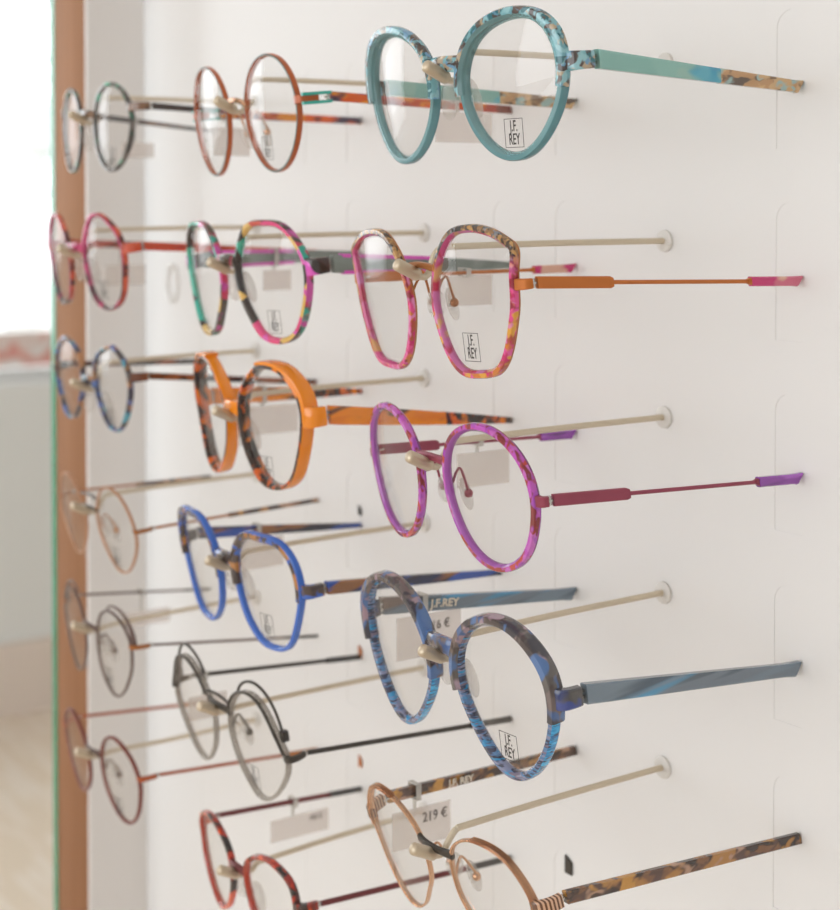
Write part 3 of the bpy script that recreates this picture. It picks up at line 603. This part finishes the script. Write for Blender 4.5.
PK['g33'] = run('g33', 'blue-grey and amber tortoise round glasses, third down the far left column',
    w=.0022, t=.003, rim=[bt, bt, bt], bm=bt, BH=(.0050, .0036), EH=.0046, ET=.003, em=bt2, temple='acetate', tm=[bt2], H=(.0036, .0030, .0028), slant=0)
cop = plain('pale_copper', h('b98a6a'), .35, metal=.55)
PK['g34'] = run('g34', 'very thin pale copper wire glasses, fourth down the far left column',
    w=.0012, rim=[cop]*3, bm=M['gun'], BH=(.0014, .0014), double=.0062, EH=.0020, ET=.0016, em=M['copper'],
    temple='wire', tm=[M['copper'], brown_tort], H=(.0016, .0026), tip_at=.45, pads='arms', padm=cop, hinge=.0008)
br = plain('dark_taupe_metal', h('6a5650'), .4, metal=.5)
def top_bar(P, root, sp):
    for side in (1, -1):
        bm = bmesh.new(); n = 30
        tube(bm, [P.pt(side, .35 + (1.9 - .35)*i/n, -.0028*math.sin(PI*i/n)**.6, .0022) for i in range(n+1)], .0007, 8, radii=[.0006 + .0010*(1 - i/n)**2 for i in range(n+1)])
        obj('brow_wire', bm, br, root)
PK['g35'] = run('g35', 'dark taupe thin panto glasses with a double brow wire, fifth down the far left column',
    w=.0013, rim=[br]*3, bm=br, BH=(.0022, .0016), EH=.0022, ET=.0018, em=M['copper'],
    temple='wire', tm=[br, M['gun']], H=(.0015, .0018), pads='arms', padm=br, hinge=.0008, extra=top_bar)
brd = plain('brown_red_metal', h('7a4038'), .4, metal=.35)
rust = plain('rust_metal', h('a4532f'), .4, metal=.35)
PK['g36'] = run('g36', 'thin brown-red oval glasses with rust temples, lowest in the far left column',
    w=.0017, rim=[brd]*3, bm=br, BH=(.0022, .0018), EH=.0024, ET=.0018, em=rust,
    temple='wire', tm=[rust, M['copper']], H=(.0019, .0028), pads='arms', padm=br, hinge=.0008)
slot_tip(*PK['g15'], M['gun'], -.0604, -.2050, .0046, .0078, 'dark end of a temple seen in a slot')
slot_tip(*PK['g23'], M['black'], -.2325, -.0752, .0030, .0052, 'dark end of a temple seen in a slot')
slot_tip(*PK['g24'], M['orange_metal'], -.2322, -.1500, .0028, .0066, 'orange end of a temple seen in a slot')
slot_tip(*PK['g25'], M['orange_metal'], -.2322, -.2080, .0028, .0060, 'orange end of a temple seen in a slot')

WHO = dict(g11='teal round', g12='pink tortoise hexagonal', g13='purple round', g14='blue striped round', g15='rose gold cat-eye',
    g21='thin orange round', g22='multicolour geometric', g23='bright orange panto', g24='cobalt blue square', g25='dark double-wire', g26='red and black tortoise',
    g31='dark speckled green-patched', g32='magenta-topped', g33='blue-grey and amber', g34='thin pale copper', g35='taupe double-brow', g36='brown-red oval')
for key, who in WHO.items(): rod(key, f'cream display rod with champagne sleeve holding up the {who} glasses', PK[key][0])
for key in TAGS:
    txt = {'g15': ('219 €', .0052, .0065), 'g14': ('216 €', .0048, .0045), 'g26': ('198 €', .0034, .009)}.get(key, (None, None, 0))
    lab = f'pale price card hanging from the far temple of the {WHO[key]} glasses'
    if key == 'g15': lab = 'pale price card reading 219 € hanging behind the rose gold cat-eye glasses'
    price_tag(key, lab, PK[key][0], txt[0], txt[1], txt[2])

# ------------------------------------------------------------------ display cabinet (panel with slots, side board, post, glass)
XL = -.4975; ZF = -1.24; ZT = 1.0
cab = empty('display_cabinet', (XL, 0, ZF)); tag(cab, 'white slotted display wall with a brown wooden edge post and green-edged glass', 'display cabinet')
panel_m = plain('satin_white_panel', (.80, .780, .768), .27, spec=.6)
reveal_m = plain('matt_side_board', (.83, .79, .76), .55)
def local(p): return (p[0] - XL, p[1], p[2] - ZF)
EDG = {0: (.0745, -.0570), 1: (.0705, -.0590), 2: (.0705, -.0565)}
slots = []
for c in range(3):
    for r in range(7):
        for e in EDG[c]: slots.append((-.173*c + e - .014, -.173*c + e, .144 - .072*r - .036, .144 - .072*r + .016))
bm = bmesh.new(); XR = .75; dep = .00022
xs = sorted({XL, XR} | {s[0] for s in slots} | {s[1] for s in slots}); zs = sorted({ZF, ZT} | {s[2] for s in slots} | {s[3] for s in slots})
vc = {}
def V(x, y, z):
    k = (round(x, 6), round(y, 6), round(z, 6))
    if k not in vc: vc[k] = bm.verts.new(local(k))
    return vc[k]
sl = {(round(s[0], 6), round(s[2], 6)): s for s in slots}
NA_ = 10
for i in range(len(xs) - 1):
    for j in range(len(zs) - 1):
        key = (round(xs[i], 6), round(zs[j], 6))
        if key not in sl:
            bm.faces.new((V(xs[i],0,zs[j]), V(xs[i+1],0,zs[j]), V(xs[i+1],0,zs[j+1]), V(xs[i],0,zs[j+1]))); continue
        x0, x1, z0, z1 = sl[key]; r_ = (x1 - x0) / 2; xm = (x0 + x1) / 2; zc_ = z1 - r_
        arc = [(xm - r_*math.cos(PI*q/NA_), zc_ + r_*math.sin(PI*q/NA_)) for q in range(NA_ + 1)]
        loop = [(x0, z0)] + arc + [(x1, z0)]
        for q in range(NA_ // 2): bm.faces.new((V(x0,0,z1), V(arc[q][0],0,arc[q][1]), V(arc[q+1][0],0,arc[q+1][1])))
        for q in range(NA_ // 2, NA_): bm.faces.new((V(x1,0,z1), V(arc[q][0],0,arc[q][1]), V(arc[q+1][0],0,arc[q+1][1])))
        bk = [V(a, dep, b) for a, b in loop]; fr = [V(a, 0, b) for a, b in loop]
        bm.faces.new(bk)
        for q in range(len(loop)): bm.faces.new((fr[q], fr[(q+1) % len(loop)], bk[(q+1) % len(loop)], bk[q]))
B = .022
for a, b in (((XL, ZF), (XR, ZF)), ((XR, ZF), (XR, ZT)), ((XR, ZT), (XL, ZT)), ((XL, ZT), (XL, ZF))):
    bm.faces.new((V(a[0],0,a[1]), V(b[0],0,b[1]), V(b[0],B,b[1]), V(a[0],B,a[1])))
bm.faces.new((V(XL,B,ZF), V(XR,B,ZF), V(XR,B,ZT), V(XL,B,ZT)))
me = bpy.data.meshes.new('back_panel'); 
bmesh.ops.recalc_face_normals(bm, faces=bm.faces); bm.to_mesh(me); bm.free(); me.materials.append(panel_m)
link(bpy.data.objects.new('back_panel', me), cab)
def cbox(name, x0, x1, y0, y1, z0, z1, m, bev=0, lab=None):
    bm = bmesh.new(); box(bm, x0 - XL, x1 - XL, y0, y1, z0 - ZF, z1 - ZF)
    if bev: bevel_all(bm, bev, 2)
    o = obj(name, bm, m, cab); 
    if lab: o['label'] = lab
    return o
cbox('side_board', XL - .0023, XL, -.0402, .022, ZF, ZT, reveal_m, 0, 'warm grey side board')
wm, nt, b_ = mat('walnut_brown_wood'); N = nt.nodes; L = nt.links
tc = N.new('ShaderNodeTexCoord'); mp = N.new('ShaderNodeMapping'); mp.inputs['Scale'].default_value = (60, 60, 1.6); no = N.new('ShaderNodeTexNoise'); no.inputs['Scale'].default_value = 3; no.inputs['Detail'].default_value = 5
L.new(tc.outputs['Object'], mp.inputs[0]); L.new(mp.outputs[0], no.inputs['Vector'])
r_ = ramp(nt, [(.3, h('815738')), (.7, h('8f6243'))]); L.new(no.outputs['Fac'], r_.inputs[0]); L.new(r_.outputs[0], b_.inputs['Base Color']); b_.inputs['Roughness'].default_value = .6; b_.inputs['Specular IOR Level'].default_value = .25
cbox('wooden_post', XW0, XL - .0025, -.0405, .022, ZF, ZT, wm, .0008, 'brown wooden edge post')
gm = plain('green_glass_edge', h('2f8a66'), .15, coat=.5, trans=.1)
cbox('glass_sheet', XW0 - .0078, XW0 - .0004, -.0407, .30, ZF, ZT, gm, 0, 'glass sheet with green edge')

# small oval plug on the panel
bm = bmesh.new(); n = 28; R = []
for i in range(n):
    a = 2*PI*i/n; R.append([(.0085*math.cos(a)*q, y, .0125*math.sin(a)*q) for q, y in ((1, -.0002), (1, -.0022), (.78, -.0022), (.78, -.0002))])
rings(bm, R, closed=True); pl = obj('panel_plug', bm, M['clear']); pl.location = (-.4535, 0, .0345); tag(pl, 'small clear oval ring on the white panel left of the multicolour glasses', 'ring')

# ------------------------------------------------------------------ room
def struct(name, bm, m): 
    o = obj(name, bm, m); o['kind'] = 'structure'; return o
wall_m = plain('painted_wall', (.80, .79, .77), .8)
grey_m = plain('pale_grey_wall', (.90, .91, .90), .75)
base_m = plain('beige_baseboard', (.82, .72, .65), .6)
floor_m = patch('pale_wood_floor', [h('ead9c6'), h('eee0d0'), h('e6d4be')], 3, (1,8,1), rough=.6); 
ceil_m = plain('white_ceiling', (.85, .84, .82), .9)
XWL, XWR, YF, YB, ZC = -3.55, 3.2, -3.6, 2.4, 1.75
bm = bmesh.new(); box(bm, XWL - .2, XWR + .1, YF - .1, YB + .1, ZF - .1, ZF); struct('floor', bm, floor_m)
bm = bmesh.new(); box(bm, XWL - .2, XWR + .1, YF - .1, YB + .1, ZC, ZC + .1); struct('ceiling', bm, ceil_m)
# left wall with two shop windows
WZ0, WZ1 = -.395, 1.55; W1 = (.05, 1.95); W2 = (-1.75, -.40)
bm = bmesh.new()
box(bm, XWL - .2, XWL, YF, YB, ZF, WZ0); box(bm, XWL - .2, XWL, YF, YB, WZ1, ZC)
for a, b in ((YF, W2[0]), (W2[1], W1[0]), (W1[1], YB)): box(bm, XWL - .2, XWL, a, b, WZ0, WZ1)
struct('wall_left', bm, grey_m)
bm = bmesh.new(); box(bm, XWL - .2, XWR, YB, YB + .1, ZF, ZC); struct('wall_back', bm, wall_m)
bm = bmesh.new(); box(bm, XWR, XWR + .1, YF, YB, ZF, ZC); struct('wall_right', bm, wall_m)
bm = bmesh.new(); box(bm, XWL, XWL + .02, YF, YB, ZF, -1.055); struct('baseboard_left', bm, base_m)
FW = (-2.6, 2.6)
bm = bmesh.new()
box(bm, XWL - .2, FW[0], YF - .1, YF, ZF, ZC); box(bm, FW[1], XWR, YF - .1, YF, ZF, ZC); box(bm, FW[0], FW[1], YF - .1, YF, ZF, -.6); box(bm, FW[0], FW[1], YF - .1, YF, 1.5, ZC)
struct('wall_front', bm, wall_m)
frame_m = plain('window_frame_grey', (.75, .75, .74), .5)
for k, (a, b) in ((1, W1), (2, W2)):
    bm = bmesh.new(); x0, x1 = XWL - .13, XWL - .07; e = .05
    box(bm, x0, x1, a, b, WZ0, WZ0 + .03); box(bm, x0, x1, a, b, WZ1 - e, WZ1); box(bm, x0, x1, a, a + e, WZ0 + .03, WZ1 - e); box(bm, x0, x1, b - e, b, WZ0 + .03, WZ1 - e)
    w_ = struct(f'window_{k}', bm, frame_m)
    bm = bmesh.new(); box(bm, XWL - .102, XWL - .096, a + e, b - e, WZ0 + .03, WZ1 - e); obj('pane', bm, M['lens'], w_)
bm = bmesh.new(); y0, z0, z1 = YF - .07, -.6, 1.5
for a, b in ((-2.6, -2.54), (-.9, -.84), (.84, .9), (2.54, 2.6)): box(bm, a, b, y0, y0 + .06, z0, z1)
box(bm, -2.54, 2.54, y0, y0 + .06, z0, z0 + .05); box(bm, -2.54, 2.54, y0, y0 + .06, z1 - .05, z1); struct('window_3', bm, frame_m)
# faded red strip on the window
rs = patch('faded_red_lettering_strip', [h('e9d6d0'), h('dfaaa0'), h('efe6e2'), h('d89488')], 9, (1,1,2), rough=.7)
bm = bmesh.new(); box(bm, XWL - .094, XWL - .092, W1[0] + .06, W1[1] - .06, -.36, -.27); o = obj('window_strip', bm, rs); tag(o, 'faded pale red strip along the bottom of the far left window', 'strip')
# outdoors: pavement, pale facade, tree
bm = bmesh.new(); box(bm, -26, XWL - .3, -14, 16, -1.5, -1.36); o = struct('ground', bm, plain('pale_paving', (.6,.6,.58), .9))
import random
rnd = random.Random(3)
tr = empty('street_tree', (-8.6, 3.0, -1.36)); tag(tr, 'pale overexposed tree outside the window at far left', 'tree')
bm = bmesh.new(); tube(bm, [(0,0,0), (.03,0,1.2), (0,.05,2.4), (.1,0,3.2)], .1, 10, radii=[.13,.1,.08,.04]); obj('trunk', bm, plain('bark', (.7,.69,.66), .9), tr)
bm = bmesh.new()
for i in range(900):
    a, b2, r = rnd.uniform(0, 2*PI), rnd.uniform(-1, 1), rnd.uniform(.3, 1) ** .5
    c = Vector((math.cos(a)*math.sqrt(1-b2*b2)*r*1.0, math.sin(a)*math.sqrt(1-b2*b2)*r*1.0, 2.5 + b2*r*1.1)); s = rnd.uniform(.05, .1)
    u = Vector((rnd.uniform(-1,1), rnd.uniform(-1,1), rnd.uniform(-1,1))).normalized(); w = u.orthogonal().normalized()
    vs = [bm.verts.new(c + u*s), bm.verts.new(c + w*s*.6), bm.verts.new(c - u*s), bm.verts.new(c - w*s*.6)]; bm.faces.new(vs)
obj('foliage', bm, plain('pale_leaves', (.90,.91,.89), .8), tr)

# ceiling downlights (three dot the teal lens, several added to brighten the left room)
em = bpy.data.materials.new('lamp_glow'); em.use_nodes = True; nt = em.node_tree; nt.nodes.remove(nt.nodes['Principled BSDF']); e_ = nt.nodes.new('ShaderNodeEmission')
e_.inputs[0].default_value = (1, .95, .89, 1); e_.inputs[1].default_value = LAMP; nt.links.new(e_.outputs[0], nt.nodes['Material Output'].inputs[0])
for (x, y) in ((-1.6, -1.5), (-.9, -1.9), (-.2, -1.5), (1.3, -1.2), (.4, -2.3), (-2.4, -.6), (-2.7, 1.2), (-1.4, 1.4), (-2.8, .4), (-2.8, 2.0), (-2.0, .9)):
    rt = empty('ceiling_and_fill_light', (x, y, ZC)); rt['kind'] = 'structure'
    bm = bmesh.new(); tube(bm, [(0,0,-.03), (0,0,-.0005)], .16, 32); obj('housing', bm, M['steel'], rt)
    bm = bmesh.new(); tube(bm, [(0,0,-.034), (0,0,-.0305)], .145, 32); obj('diffuser', bm, em, rt)

# daylight
W = bpy.data.worlds.new('sky'); S.world = W; W.use_nodes = True
bg = W.node_tree.nodes['Background']; bg.inputs[0].default_value = (.93, .97, 1, 1); bg.inputs[1].default_value = SKY
def area(name, loc, rot, sx, sy, energy, col):
    l = bpy.data.lights.new(name, 'AREA'); l.shape = 'RECTANGLE'; l.size = sx; l.size_y = sy; l.energy = energy; l.color = col
    o = link(bpy.data.objects.new(name, l)); o.location = loc; o.rotation_euler = rot; return o
area('daylight_front_window', (0, YF - .12, .45), (PI/2, 0, 0), 5.0, 2.0, FRONT, (1, .98, .96))
area('daylight_left_window', (XWL - .22, (W2[0]+W2[1])/2, .6), (PI/2, 0, -PI/2), 1.3, 1.8, LEFTW, (.90, .96, 1))

rt = empty('added_fill_spotlight', (-.50, -.95, ZC)); rt['kind'] = 'structure'  # added fixture, out of view, to brighten the panel's left edge
bm = bmesh.new(); tube(bm, [(0,0,-.0005), (0,0,-.05)], .012, 12); obj('stem', bm, M['steel'], rt)
bm = bmesh.new(); tube(bm, [(0,-.025,-.04), (0,.01,-.13)], .04, 24); obj('fill_lamp_head', bm, plain('white_fill_lamp_head', (.8,.8,.8), .4), rt)
l = bpy.data.lights.new('fill_spot', 'SPOT'); l.energy = SPOT; l.color = (.72, .90, 1); l.spot_size = math.radians(SPSZ); l.spot_blend = 1.; l.shadow_soft_size = .05
o = link(bpy.data.objects.new('fill_spot', l)); o.location = (-.50, -.93, ZC - .16); dv = Vector((SPX, 0, -.03)) - o.location; o.rotation_euler = dv.to_track_quat('-Z', 'Y').to_euler()

# ------------------------------------------------------------------ camera
F0 = Vector((-math.cos(math.radians(34.4)), math.sin(math.radians(34.4)), 0)); pit = math.radians(1.2)
F = F0 * math.cos(pit) - Vector((0,0,1)) * math.sin(pit); U = Vector((0,0,1)) * math.cos(pit) + F0 * math.sin(pit); Rr = F.cross(U)
cd = bpy.data.cameras.new('camera'); cam = link(bpy.data.objects.new('camera', cd))
mw = Matrix((Rr, U, -F)).transposed().to_4x4(); mw.translation = Vector((0.49587, -0.460843, 0.0908506)); cam.matrix_world = mw
cd.sensor_fit = 'HORIZONTAL'; cd.sensor_width = 36; cd.lens = 1643 / 840 * 36; cd.shift_y = -226 / 840; cd.clip_start = .02
cd.dof.use_dof = True; cd.dof.focus_distance = .575; cd.dof.aperture_fstop = (cd.lens / 1000) / APER
S.camera = cam
S.view_settings.view_transform = 'Standard'; S.view_settings.look = 'None'; S.view_settings.gamma = 1; S.view_settings.exposure = EXPO
S.cycles.use_denoising = True; S.cycles.transparent_max_bounces = 32; S.cycles.max_bounces = 10; S.cycles.sample_clamp_indirect = 6
S.cycles.caustics_reflective = False; S.cycles.caustics_refractive = False
